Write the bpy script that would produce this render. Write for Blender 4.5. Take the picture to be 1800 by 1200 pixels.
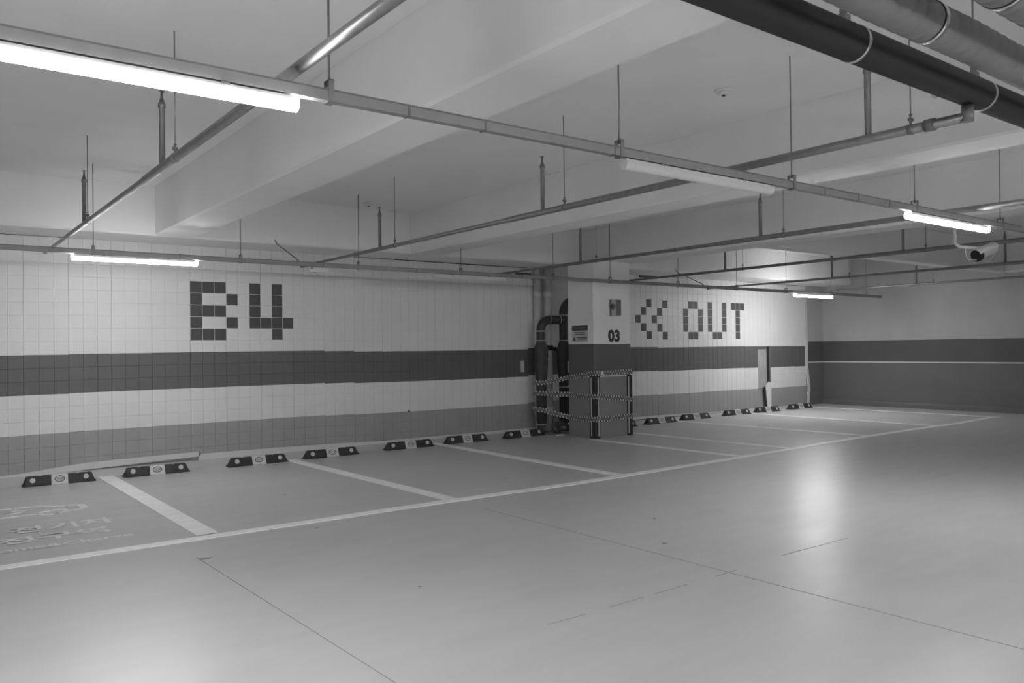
import bpy, math, random
from mathutils import Vector, Matrix

random.seed(4)
for o in list(bpy.data.objects):
    bpy.data.objects.remove(o)
S = bpy.context.scene
COL = S.collection
PI = math.pi

# ------------------------------------------------------------------ camera
cam_d = bpy.data.cameras.new('camera')
cam = bpy.data.objects.new('camera', cam_d)
COL.objects.link(cam)
CAM = Vector((-1.26327, -12.27429, 1.54695))
R_ = Vector((0.79747188, -0.60324122, -0.01177423))
U_ = Vector((0.00381439, -0.01447355, 0.99988798))
F_ = Vector((0.60334406, 0.79742745, 0.00924125))
FPX = 1416.2923
cam.matrix_world = Matrix((
    (R_.x, U_.x, -F_.x, CAM.x),
    (R_.y, U_.y, -F_.y, CAM.y),
    (R_.z, U_.z, -F_.z, CAM.z),
    (0, 0, 0, 1)))
cam_d.sensor_fit = 'HORIZONTAL'
cam_d.sensor_width = 36.0
cam_d.lens = 36.0 * FPX / 1800.0
cam_d.clip_start = 0.05
cam_d.clip_end = 200
S.camera = cam

# ------------------------------------------------------------------ world, exposure
W = bpy.data.worlds.new('garage_air')
S.world = W
W.use_nodes = True
W.node_tree.nodes['Background'].inputs[0].default_value = (0.5, 0.5, 0.5, 1)
W.node_tree.nodes['Background'].inputs[1].default_value = 0.02
S.view_settings.view_transform = 'Standard'
S.view_settings.look = 'None'
S.view_settings.gamma = 1
S.view_settings.use_curve_mapping = False
S.view_settings.exposure = 1.82
LAMP_POWER = 60.0         # emission of a lit diffuser
S.cycles.diffuse_bounces = 6
S.cycles.max_bounces = 10

# ------------------------------------------------------------------ materials
def gray(v):
    return (v, v, v, 1)

def mat(name, v, rough=0.6, metal=0.0, noise=0.0, nscale=6.0, bump=0.0, bscale=60.0, spec=0.5, rnoise=0.0):
    m = bpy.data.materials.new(name)
    m.use_nodes = True
    nt = m.node_tree
    b = nt.nodes['Principled BSDF']
    b.inputs['Base Color'].default_value = gray(v)
    b.inputs['Roughness'].default_value = rough
    b.inputs['Metallic'].default_value = metal
    b.inputs['Specular IOR Level'].default_value = spec
    geo = nt.nodes.new('ShaderNodeNewGeometry')
    if noise > 0:
        n = nt.nodes.new('ShaderNodeTexNoise')
        n.inputs['Scale'].default_value = nscale
        n.inputs['Detail'].default_value = 6
        nt.links.new(geo.outputs['Position'], n.inputs['Vector'])
        r = nt.nodes.new('ShaderNodeMapRange')
        r.inputs[1].default_value = 0.3
        r.inputs[2].default_value = 0.7
        r.inputs[3].default_value = v * (1 - noise)
        r.inputs[4].default_value = v * (1 + noise)
        nt.links.new(n.outputs['Fac'], r.inputs[0])
        nt.links.new(r.outputs[0], b.inputs['Base Color'])
    if bump > 0:
        n2 = nt.nodes.new('ShaderNodeTexNoise')
        n2.inputs['Scale'].default_value = bscale
        n2.inputs['Detail'].default_value = 4
        nt.links.new(geo.outputs['Position'], n2.inputs['Vector'])
        bp = nt.nodes.new('ShaderNodeBump')
        bp.inputs['Strength'].default_value = bump
        bp.inputs['Distance'].default_value = 0.01
        nt.links.new(n2.outputs['Fac'], bp.inputs['Height'])
        nt.links.new(bp.outputs[0], b.inputs['Normal'])
    return m

def banded(name, stops, rough=0.55):
    """painted bands: the colour depends on the height z of the surface"""
    m = mat(name, 0.5, rough, bump=0.05, bscale=40)
    nt = m.node_tree
    b = nt.nodes['Principled BSDF']
    geo = nt.nodes.new('ShaderNodeNewGeometry')
    sx = nt.nodes.new('ShaderNodeSeparateXYZ')
    nt.links.new(geo.outputs['Position'], sx.inputs[0])
    mr = nt.nodes.new('ShaderNodeMapRange')
    mr.inputs[1].default_value = -1.0
    mr.inputs[2].default_value = 4.0
    nt.links.new(sx.outputs['Z'], mr.inputs[0])
    cr = nt.nodes.new('ShaderNodeValToRGB')
    cr.color_ramp.interpolation = 'CONSTANT'
    el = cr.color_ramp.elements
    while len(el) < len(stops):
        el.new(0.5)
    for e, (z, v) in zip(el, stops):
        e.position = max(0.0, (z + 1.0) / 5.0)
        e.color = gray(v)
    nt.links.new(mr.outputs[0], cr.inputs[0])
    n = nt.nodes.new('ShaderNodeTexNoise')
    n.inputs['Scale'].default_value = 1.6
    n.inputs['Detail'].default_value = 5
    nt.links.new(geo.outputs['Position'], n.inputs['Vector'])
    r = nt.nodes.new('ShaderNodeMapRange')
    r.inputs[1].default_value = 0.3
    r.inputs[2].default_value = 0.7
    r.inputs[3].default_value = 0.93
    r.inputs[4].default_value = 1.05
    nt.links.new(n.outputs['Fac'], r.inputs[0])
    mx = nt.nodes.new('ShaderNodeVectorMath')
    mx.operation = 'MULTIPLY'
    nt.links.new(cr.outputs[0], mx.inputs[0])
    nt.links.new(r.outputs[0], mx.inputs[1])
    nt.links.new(mx.outputs[0], b.inputs['Base Color'])
    return m

def emit(name, strength):
    m = bpy.data.materials.new(name)
    m.use_nodes = True
    b = m.node_tree.nodes['Principled BSDF']
    b.inputs['Base Color'].default_value = gray(0.9)
    b.inputs['Emission Color'].default_value = gray(1)
    b.inputs['Emission Strength'].default_value = strength
    return m

M = {}
M['ceiling'] = mat('ceiling_paint', 0.80, 0.85, noise=0.03, nscale=1.2, bump=0.06, bscale=30, spec=0.2)
M['substrate'] = mat('wall_substrate', 0.10, 0.9)
M['tile_white'] = mat('tile_white', 0.71, 0.45, noise=0.03, nscale=2.0, spec=0.35)
M['tile_dark'] = mat('tile_dark', 0.125, 0.45, noise=0.05, nscale=2.0, spec=0.35)
M['tile_grey'] = mat('tile_grey', 0.33, 0.45, noise=0.05, nscale=2.0, spec=0.35)
M['tile_letter'] = mat('tile_letter', 0.085, 0.5, noise=0.04, spec=0.3)
M['board'] = mat('bare_board', 0.36, 0.8, noise=0.10, nscale=3.0)
M['gap'] = mat('dark_gap', 0.02, 0.9)
M['plinth'] = mat('pale_skirting', 0.60, 0.6, noise=0.05, nscale=3)
M['column'] = banded('column_paint', [(-1, 0.24), (1.04, 0.24), (1.041, 0.13), (1.60, 0.86)])
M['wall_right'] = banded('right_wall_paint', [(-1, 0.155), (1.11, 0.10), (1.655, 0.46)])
M['wall_far'] = banded('far_wall_paint', [(-1, 0.22), (1.11, 0.12), (1.655, 0.75)])
M['white_paint'] = mat('white_line_paint', 0.90, 0.42, noise=0.06, nscale=9, spec=0.4)
M['floor_text'] = mat('floor_lettering_paint', 0.78, 0.45, noise=0.06, nscale=14)
M['joint'] = mat('saw_joint', 0.30, 0.8)
M['galv'] = mat('galvanized_steel', 0.27, 0.42, metal=0.75, noise=0.12, nscale=18)
M['galv_dark'] = mat('weathered_steel', 0.2, 0.5, metal=0.6, noise=0.1, nscale=20)
M['rod'] = mat('threaded_rod', 0.26, 0.5, metal=0.6)
M['rail'] = mat('rail_steel', 0.29, 0.5, metal=0.35, noise=0.06, nscale=12)
M['black_pipe'] = mat('dark_pipe_paint', 0.016, 0.42, noise=0.08, nscale=5)
M['band'] = mat('bright_band', 0.62, 0.3, metal=0.9)
M['wrap'] = mat('grey_pipe_wrap', 0.17, 0.6, noise=0.08, nscale=8)
M['lagging'] = mat('dark_pipe_lagging', 0.05, 0.55, noise=0.15, nscale=8)
M['pvc'] = mat('white_pvc', 0.58, 0.4, noise=0.05)
M['rubber'] = mat('black_rubber', 0.03, 0.6, noise=0.25, nscale=12)
M['stop_white'] = mat('white_rubber', 0.58, 0.5, noise=0.05, nscale=14)
M['stop_mark'] = mat('stop_print', 0.10, 0.6)
M['reflector'] = mat('reflector', 0.55, 0.25)
M['white_plastic'] = mat('white_plastic', 0.70, 0.4)
M['lamp_house'] = mat('lamp_housing', 0.62, 0.45)
M['lamp_off'] = mat('lamp_diffuser_off', 0.60, 0.35)
M['lamp_on'] = emit('lamp_diffuser_on', LAMP_POWER)
M['lamp_new_on'] = emit('lamp_new_diffuser_on', LAMP_POWER * 1.3)
M['lamp_new_side'] = emit('lamp_new_diffuser_side', LAMP_POWER * 0.5)
M['lamp_old_on'] = emit('lamp_old_diffuser_on', LAMP_POWER * 0.8)
M['lamp_old_side'] = emit('lamp_old_diffuser_side', LAMP_POWER * 0.2)
M['lamp_far_on'] = emit('lamp_far_diffuser_on', LAMP_POWER * 0.56)
M['lamp_far_side'] = emit('lamp_far_diffuser_side', LAMP_POWER * 0.22)
M['lamp_side'] = emit('lamp_diffuser_side', LAMP_POWER * 0.38)
M['sign_white'] = mat('sign_white', 0.52, 0.5)
M['sign_dark'] = mat('sign_print', 0.06, 0.5)
M['numeral'] = mat('numeral_paint', 0.05, 0.6)
M['alarm'] = mat('alarm_grey', 0.17, 0.5)
M['alarm_pale'] = mat('alarm_pale', 0.55, 0.5)
M['glass'] = mat('dark_glass', 0.012, 0.15)
M['black'] = mat('black_plastic', 0.015, 0.5)
M['guard_stripe'] = mat('guard_reflective_stripe', 0.55, 0.35)
M['cable'] = mat('dark_cable', 0.06, 0.6)
M['pad'] = mat('concrete_pad', 0.22, 0.9, noise=0.15)

# floor: grey epoxy, glossy, uneven
def floor_material():
    m = bpy.data.materials.new('floor_epoxy')
    m.use_nodes = True
    nt = m.node_tree
    b = nt.nodes['Principled BSDF']
    geo = nt.nodes.new('ShaderNodeNewGeometry')
    def noise(scale, detail, stretch=None, rough=0.6):
        n = nt.nodes.new('ShaderNodeTexNoise')
        n.inputs['Scale'].default_value = scale
        n.inputs['Detail'].default_value = detail
        n.inputs['Roughness'].default_value = rough
        if stretch:
            mp = nt.nodes.new('ShaderNodeMapping')
            mp.inputs['Rotation'].default_value = (0, 0, stretch[2])
            mp.inputs['Scale'].default_value = (stretch[0], stretch[1], 1)
            nt.links.new(geo.outputs['Position'], mp.inputs[0])
            nt.links.new(mp.outputs[0], n.inputs['Vector'])
        else:
            nt.links.new(geo.outputs['Position'], n.inputs['Vector'])
        return n.outputs['Fac']
    def rng(src, a, c, lo, hi):
        r = nt.nodes.new('ShaderNodeMapRange')
        r.inputs[1].default_value = a
        r.inputs[2].default_value = c
        r.inputs[3].default_value = lo
        r.inputs[4].default_value = hi
        nt.links.new(src, r.inputs[0])
        return r.outputs[0]
    def mul(a, c):
        x = nt.nodes.new('ShaderNodeMath')
        x.operation = 'MULTIPLY'
        nt.links.new(a, x.inputs[0])
        nt.links.new(c, x.inputs[1])
        return x.outputs[0]
    base = rng(noise(0.55, 5), 0.3, 0.7, 0.50, 0.55)
    smear = rng(noise(2.2, 6, (0.5, 2.6, 0.25)), 0.3, 0.75, 0.955, 1.03)
    spots = rng(noise(17.0, 2), 0.17, 0.22, 0.8, 1.0)
    nt.links.new(mul(mul(base, smear), spots), b.inputs['Base Color'])
    nt.links.new(rng(noise(3.0, 5, (0.5, 2.4, -0.55)), 0.32, 0.68, 0.285, 0.37), b.inputs['Roughness'])
    b.inputs['Specular IOR Level'].default_value = 0.40
    bp = nt.nodes.new('ShaderNodeBump')
    bp.inputs['Strength'].default_value = 0.05
    bp.inputs['Distance'].default_value = 0.02
    nt.links.new(noise(5.0, 3, (0.6, 1.9, -0.55), 0.5), bp.inputs['Height'])
    nt.links.new(bp.outputs[0], b.inputs['Normal'])
    return m
M['floor'] = floor_material()

def tape_material():
    """hazard tape: slanted black and white ticks along both edges, a dull printed band between; driven by the ribbon's own UVs (metres)"""
    m = bpy.data.materials.new('caution_tape_print')
    m.use_nodes = True
    nt = m.node_tree
    b = nt.nodes['Principled BSDF']
    b.inputs['Roughness'].default_value = 0.35
    uv = nt.nodes.new('ShaderNodeUVMap')
    uv.uv_map = 'UVMap'
    sp = nt.nodes.new('ShaderNodeSeparateXYZ')
    nt.links.new(uv.outputs[0], sp.inputs[0])
    def mth(op, a, c=None, v=None):
        x = nt.nodes.new('ShaderNodeMath')
        x.operation = op
        nt.links.new(a, x.inputs[0])
        if c is not None:
            nt.links.new(c, x.inputs[1])
        elif v is not None:
            x.inputs[1].default_value = v
        return x.outputs[0]
    u, v = sp.outputs[0], sp.outputs[1]
    slant = mth('ADD', u, mth('MULTIPLY', v, v=0.05))
    tick = mth('GREATER_THAN', mth('FRACT', mth('MULTIPLY', slant, v=15.0)), v=0.5)
    edge = mth('GREATER_THAN', mth('ABSOLUTE', mth('SUBTRACT', v, v=0.5)), v=0.24)
    word = mth('GREATER_THAN', mth('FRACT', mth('MULTIPLY', u, v=3.1)), v=0.22)
    stroke = mth('GREATER_THAN', mth('FRACT', mth('MULTIPLY', u, v=41.0)), v=0.42)
    mid = mth('LESS_THAN', mth('ABSOLUTE', mth('SUBTRACT', v, v=0.5)), v=0.17)
    ink = mth('MULTIPLY', mth('MULTIPLY', word, stroke), mid)
    centre = mth('SUBTRACT', mth('MULTIPLY', ink, v=-0.16), v=-0.24)
    ticks = mth('ADD', mth('MULTIPLY', tick, v=0.62), v=0.015)
    ns = nt.nodes.new('ShaderNodeMix')
    ns.data_type = 'FLOAT'
    nt.links.new(edge, ns.inputs[0])
    nt.links.new(centre, ns.inputs[2])
    nt.links.new(ticks, ns.inputs[3])
    nt.links.new(ns.outputs[0], b.inputs['Base Color'])
    return m
M['tape'] = tape_material()

# ------------------------------------------------------------------ mesh helpers
class MB:
    def __init__(s):
        s.v, s.f, s.m = [], [], []
        s.smooth = set()
    def add(s, vs, fs, mi=0, smooth=False):
        o = len(s.v)
        s.v += [tuple(v) for v in vs]
        for f in fs:
            if smooth:
                s.smooth.add(len(s.f))
            s.f.append([o + i for i in f])
            s.m.append(mi)
        return s
    def box(s, a, b, mi=0, c=0.0):
        x0, y0, z0 = a
        x1, y1, z1 = b
        if c <= 0:
            vs = [(x0, y0, z0), (x1, y0, z0), (x1, y1, z0), (x0, y1, z0), (x0, y0, z1), (x1, y0, z1), (x1, y1, z1), (x0, y1, z1)]
            return s.add(vs, [(3, 2, 1, 0), (4, 5, 6, 7), (0, 1, 5, 4), (1, 2, 6, 5), (2, 3, 7, 6), (3, 0, 4, 7)], mi)
        # chamfered box: 24 vertices
        vs, idx = [], {}
        for i, x in enumerate((x0, x1)):
            for j, y in enumerate((y0, y1)):
                for k, z in enumerate((z0, z1)):
                    sx, sy, sz = (1, -1)[i], (1, -1)[j], (1, -1)[k]
                    idx[i, j, k, 0] = len(vs); vs.append((x, y + sy * c, z + sz * c))
                    idx[i, j, k, 1] = len(vs); vs.append((x + sx * c, y, z + sz * c))
                    idx[i, j, k, 2] = len(vs); vs.append((x + sx * c, y + sy * c, z))
        fs = []
        for i in (0, 1):
            fs.append([idx[i, 0, 0, 0], idx[i, 1, 0, 0], idx[i, 1, 1, 0], idx[i, 0, 1, 0]])
            fs.append([idx[0, i, 0, 1], idx[1, i, 0, 1], idx[1, i, 1, 1], idx[0, i, 1, 1]])
            fs.append([idx[0, 0, i, 2], idx[1, 0, i, 2], idx[1, 1, i, 2], idx[0, 1, i, 2]])
        for i in (0, 1):
            for j in (0, 1):
                fs.append([idx[i, j, 0, 0], idx[i, j, 1, 0], idx[i, j, 1, 1], idx[i, j, 0, 1]])
                fs.append([idx[i, 0, j, 0], idx[i, 1, j, 0], idx[i, 1, j, 2], idx[i, 0, j, 2]])
                fs.append([idx[0, i, j, 1], idx[1, i, j, 1], idx[1, i, j, 2], idx[0, i, j, 2]])
                for k in (0, 1):
                    fs.append([idx[i, j, k, 0], idx[i, j, k, 1], idx[i, j, k, 2]])
        # orient outward
        cen = Vector(((x0 + x1) / 2, (y0 + y1) / 2, (z0 + z1) / 2))
        out = []
        for f in fs:
            p = [Vector(vs[q]) for q in f]
            n = (p[1] - p[0]).cross(p[2] - p[0])
            fc = sum(p, Vector()) / len(p)
            out.append(f if n.dot(fc - cen) > 0 else f[::-1])
        return s.add(vs, out, mi)
    def tube(s, pts, radii, n=12, mi=0, caps=True):
        """tube through points with a radius at each"""
        pts = [Vector(p) for p in pts]
        if not hasattr(radii, '__len__'):
            radii = [radii] * len(pts)
        o = len(s.v)
        d0 = (pts[1] - pts[0]).normalized()
        ref = Vector((0, 0, 1)) if abs(d0.z) < 0.9 else Vector((1, 0, 0))
        a = d0.cross(ref).normalized()
        for i, p in enumerate(pts):
            if i == 0:
                d = pts[1] - p
            elif i == len(pts) - 1:
                d = p - pts[i - 1]
            else:
                d = (pts[i + 1] - p).normalized() + (p - pts[i - 1]).normalized()
                if d.length < 1e-6:
                    d = pts[i + 1] - p
            if d.length < 1e-9:
                d = d0
            d.normalize()
            a = (a - d * a.dot(d)).normalized()
            b = d.cross(a)
            for k in range(n):
                t = 2 * PI * k / n
                s.v.append(tuple(p + (a * math.cos(t) + b * math.sin(t)) * radii[i]))
        for i in range(len(pts) - 1):
            for k in range(n):
                k2 = (k + 1) % n
                s.smooth.add(len(s.f))
                s.f.append([o + i * n + k, o + i * n + k2, o + (i + 1) * n + k2, o + (i + 1) * n + k])
                s.m.append(mi)
        if caps:
            s.f.append([o + k for k in range(n)][::-1]); s.m.append(mi)
            s.f.append([o + (len(pts) - 1) * n + k for k in range(n)]); s.m.append(mi)
        return s
    def prism(s, poly, axis, lo, hi, mi=0):
        """polygon (pairs) extruded along axis 'x', 'y' or 'z'"""
        def p3(a, b, t):
            return {'x': (t, a, b), 'y': (a, t, b), 'z': (a, b, t)}[axis]
        n = len(poly)
        vs = [p3(a, b, lo) for a, b in poly] + [p3(a, b, hi) for a, b in poly]
        fs = [list(range(n))[::-1], [n + i for i in range(n)]]
        fs += [[i, (i + 1) % n, n + (i + 1) % n, n + i] for i in range(n)]
        return s.add(vs, fs, mi)
    def build(s, name, mats, parent=None, origin=(0, 0, 0), autosmooth=True):
        me = bpy.data.meshes.new(name)
        ox, oy, oz = origin
        me.from_pydata([(x - ox, y - oy, z - oz) for x, y, z in s.v], [], s.f)
        for m in (mats if isinstance(mats, (list, tuple)) else [mats]):
            me.materials.append(M[m] if isinstance(m, str) else m)
        for i, p in enumerate(me.polygons):
            p.material_index = s.m[i]
            p.use_smooth = i in s.smooth
        me.update()
        o = bpy.data.objects.new(name, me)
        COL.objects.link(o)
        if parent is not None:
            o.parent = parent
        else:
            o.location = origin
        return o

def tag(o, label=None, cat=None, group=None, kind=None):
    if label: o['label'] = label
    if cat: o['category'] = cat
    if group: o['group'] = group
    if kind: o['kind'] = kind
    return o

def thing(name, loc, label, cat, group=None):
    e = bpy.data.objects.new(name, None)
    e.location = loc
    e.empty_display_size = 0.1
    COL.objects.link(e)
    return tag(e, label, cat, group)

def struct(name, mb, mats, parent=None, origin=(0, 0, 0)):
    o = mb.build(name, mats, parent, origin)
    if parent is None:
        o['kind'] = 'structure'
    return o

def copy_tree(o, parent=None):
    c = o.copy()
    COL.objects.link(c)
    c.parent = parent
    for ch in list(o.children):
        copy_tree(ch, c)
    return c

def text_mesh(s, size=1.0, extrude=0.0, bold=0.0):
    cu = bpy.data.curves.new('text', 'FONT')
    cu.body = s
    cu.size = size
    cu.extrude = extrude
    cu.offset = bold
    cu.align_x = 'LEFT'
    cu.resolution_u = 3
    ob = bpy.data.objects.new('text', cu)
    COL.objects.link(ob)
    dg = bpy.context.evaluated_depsgraph_get()
    me = bpy.data.meshes.new_from_object(ob.evaluated_get(dg))
    bpy.data.objects.remove(ob)
    bpy.data.curves.remove(cu)
    return me

def fit_text(s, name, mt, parent, place, w, h, bold=0.0):
    """text as a flat mesh fitted to w x h; place(u, v) gives the 3D point"""
    me = text_mesh(s, 1.0, 0.0, bold)
    xs = [v.co.x for v in me.vertices]
    ys = [v.co.y for v in me.vertices]
    x0, x1, y0, y1 = min(xs), max(xs), min(ys), max(ys)
    for v in me.vertices:
        v.co = place((v.co.x - x0) / (x1 - x0) * w, (v.co.y - y0) / (y1 - y0) * h)
    me.materials.clear()
    me.materials.append(M[mt])
    me.name = name
    o = bpy.data.objects.new(name, me)
    COL.objects.link(o)
    o.parent = parent
    return o

# the ground falls slightly to the left and has a low mortar fillet along the tiled wall
def gz(x, y=-5.0):
    z = -0.105 + 0.004 * x
    if y > -0.36:
        z += (min(y, 0.0) + 0.36) / 0.36 * (-0.022 - z)
    return z

# ------------------------------------------------------------------ floor
XL, XR, YF, YB = -12.0, 18.6, -21.0, 0.0
mb = MB()
ys = [YF, -12, -5, -0.36, 0.02, 0.8]
xs = [XL, 0, 9, XR]
vs = [(x, y, gz(x, min(y, 0))) for y in ys for x in xs]
fs = [(j * 4 + i, j * 4 + i + 1, (j + 1) * 4 + i + 1, (j + 1) * 4 + i) for j in range(5) for i in range(3)]
mb.add(vs, fs)
n0 = len(mb.v)
mb.add([(XL, YF, -0.5), (XR, YF, -0.5), (XR, 0.8, -0.5), (XL, 0.8, -0.5)], [(3, 2, 1, 0)])
floor = struct('floor', mb, 'floor')

def strip(pts, width, dz=0.004, wear=0.0):
    """painted strip along floor points, of constant width; returns MB"""
    m = MB()
    P = []
    for (x0, y0), (x1, y1) in zip(pts[:-1], pts[1:]):
        L = math.hypot(x1 - x0, y1 - y0)
        n = max(1, int(L / 0.12)) if wear else 1
        P += [(x0 + (x1 - x0) * i / n, y0 + (y1 - y0) * i / n) for i in range(n)]
    P.append(pts[-1])
    vs = []
    for i, (x, y) in enumerate(P):
        a = P[max(0, i - 1)]
        b = P[min(len(P) - 1, i + 1)]
        dx, dy = b[0] - a[0], b[1] - a[1]
        L = math.hypot(dx, dy)
        nx, ny = -dy / L, dx / L
        h1 = width / 2 + (random.uniform(-wear, wear) if wear else 0)
        h2 = width / 2 + (random.uniform(-wear, wear) if wear else 0)
        for sg, hh in ((1, h1), (-1, h2)):
            px, py = x + sg * nx * hh, y + sg * ny * hh
            vs.append((px, py, gz(px, py) + dz))
            vs.append((px, py, gz(px, py) - 0.004))
    fs = []
    for i in range(len(P) - 1):
        a, b = 4 * i, 4 * (i + 1)
        fs += [(a + 2, b + 2, b, a), (a, b, b + 1, a + 1), (a + 3, b + 3, b + 2, a + 2)]
    m.add(vs, fs)
    return m

front = [(-6.0, -4.85), (-0.665, -4.855), (2.19, -4.872), (3.37, -4.878), (5.10, -4.955), (6.07, -4.942), (7.19, -4.913), (8.45, -4.892),
         (9.94, -4.843), (11.79, -4.75), (13.73, -4.745), (14.70, -4.748), (15.27, -4.80)]
strip(front, 0.145, wear=0.004).build('parking_line', 'white_paint', floor)
strip([(15.35, -4.80), (16.33, -4.746), (17.31, -4.71), (17.55, -4.75)], 0.14).build('parking_line', 'white_paint', floor)
for pts, w in (([(0.90, -0.34), (0.94, -4.76)], 0.19), ([(3.40, -0.50), (3.52, -4.80)], 0.165), ([(6.06, -0.30), (6.03, -4.87)], 0.155),
               ([(8.46, -1.72), (8.55, -4.80)], 0.13), ([(9.72, -1.50), (9.84, -4.80)], 0.13), ([(12.10, -0.42), (12.30, -4.70)], 0.13),
               ([(14.76, -0.36), (14.76, -4.68)], 0.13), ([(17.37, -0.35), (17.41, -4.65)], 0.11), ([(-1.62, -0.36), (-1.60, -4.78)], 0.16)):
    strip(pts, w, 0.005).build('parking_line', 'white_paint', floor)
for pts in ([(0.62, -5.55), (0.68, -8.7), (0.68, -14)], [(3.50, -5.45), (3.52, -14)], [(1.80, -8.55), (2.10, -8.555)], [(2.30, -8.55), (2.62, -8.55)], [(2.72, -8.55), (3.05, -8.545)], [(3.35, -8.545), (3.60, -8.54)], [(4.20, -8.51), (5.10, -8.53)]):
    strip(pts, 0.005, 0.002).build('saw_joint', 'joint', floor)

for x, y, r in ((1.80, -5.18, .016), (4.44, -6.95, .018), (3.80, -7.66, .022), (0.66, -5.62, .030), (2.22, -3.32, .018), (3.52, -3.18, .022), (0.95, -3.0, .014), (1.6, -7.4, .014), (5.9, -6.3, .02), (8.3, -2.9, .03), (12.2, -4.75, .035)):
    sm = MB()
    n = 10
    vs = [(x, y, gz(x) + 0.0035)] + [(x + r * random.uniform(0.6, 1.3) * math.cos(2 * PI * k / n) * 1.6, y + r * random.uniform(0.5, 1.1) * math.sin(2 * PI * k / n), gz(x) + 0.0035) for k in range(n)]
    sm.add(vs, [(0, 1 + k, 1 + (k + 1) % n) for k in range(n)]).build('scuff', 'joint', floor)

# charging bay lettering on the floor
def on_floor(x0, y0, shear=0.0):
    return lambda u, v: Vector((x0 + u + shear * v, y0 + v, gz(x0, y0) + 0.005))
fit_text('\uc804\uae30\ucc28', 'floor_lettering', 'floor_text', floor, on_floor(-0.47, -3.59), 0.88, 0.31, 0.028)
fit_text('\uc804\uad6c\uc5ed', 'floor_lettering', 'floor_text', floor, on_floor(-0.60, -4.03), 0.88, 0.29, 0.028)
fit_text('Home&Charge', 'floor_lettering', 'floor_text', floor, on_floor(-0.76, -4.38), 1.17, 0.17, 0.02)
emblem = MB()
def stroke(pts, w):
    q = strip(pts, w, 0.005)
    emblem.add(q.v, q.f)
stroke([(-1.35, -2.22), (-1.05, -2.10), (-0.44, -2.10), (-0.34, -2.12)], 0.045)
stroke([(-0.31, -2.12), (-0.08, -2.15), (0.02, -2.25), (0.14, -2.36)], 0.045)
stroke([(0.17, -2.32), (0.30, -2.36)], 0.045)
stroke([(0.29, -2.35), (0.29, -2.62)], 0.075)
stroke([(0.31, -2.62), (0.13, -2.64), (0.02, -2.72)], 0.045)
stroke([(0.12, -2.64), (0.10, -2.52), (0.00, -2.50)], 0.05)
stroke([(-0.02, -2.52), (-0.11, -2.54), (-0.14, -2.63), (-0.10, -2.73), (-0.02, -2.75)], 0.055)
stroke([(-0.14, -2.63), (-0.48, -2.63), (-0.85, -2.63)], 0.045)
stroke([(-0.42, -2.39), (-0.27, -2.39)], 0.08)
stroke([(-0.36, -2.29), (-0.22, -2.30)], 0.06)
stroke([(-0.42, -2.41), (-0.22, -2.29)], 0.05)
stroke([(-0.85, -2.63), (-0.90, -2.53), (-1.02, -2.53), (-1.08, -2.63), (-1.45, -2.60), (-1.45, -2.40), (-1.35, -2.22)], 0.045)
emblem.build('car_emblem', 'floor_text', floor)

# ------------------------------------------------------------------ ceiling, beams, walls
ZC, ZS = 3.78, 3.12
struct('ceiling', MB().box((XL, YF, ZC), (XR, 1.0, ZC + 0.25)), 'ceiling')
def beam(a, b, c=0.022):
    return struct('ceiling_beam', MB().box(a, b, 0, c), 'ceiling')
beam((XL, -0.80, ZS), (XR, 0.80, ZC + 0.02))
for x0 in (-6.36, -2.46, 1.44, 5.37, 9.17):
    beam((x0, YF, ZS - 0.004 * (x0 == 9.17)), (x0 + (0.48 if x0 != 1.44 else 0.50), -0.79, ZC + 0.02))
beam((9.64, -4.65, ZS), (XR, -4.37, ZC + 0.02))
beam((18.2, YF, ZS - 0.003), (XR, -4.64, ZC + 0.02))
struct('wall_left', MB().box((XL - 0.2, YF, -0.4), (XL, 0.8, ZC + 0.1)), 'wall_far')
struct('wall_front', MB().box((XL, YF - 0.2, -0.4), (XR, YF, ZC + 0.1)), 'wall_far')
wr = struct('wall_right', MB().box((XR, YF, -0.4), (XR + 0.2, 1.0, ZC + 0.1)), 'wall_right')
MB().box((XR - 0.012, YF, 1.088), (XR + 0.01, 0.75, 1.114)).build('white_stripe', 'white_plastic', wr)
bs = struct('baseboard_right', MB().prism([(XR - 0.05, -0.2), (XR + 0.01, -0.2), (XR + 0.01, 0.10), (XR - 0.03, 0.10), (XR - 0.05, 0.07)], 'y', YF, 0.7), 'wall_right')

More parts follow.
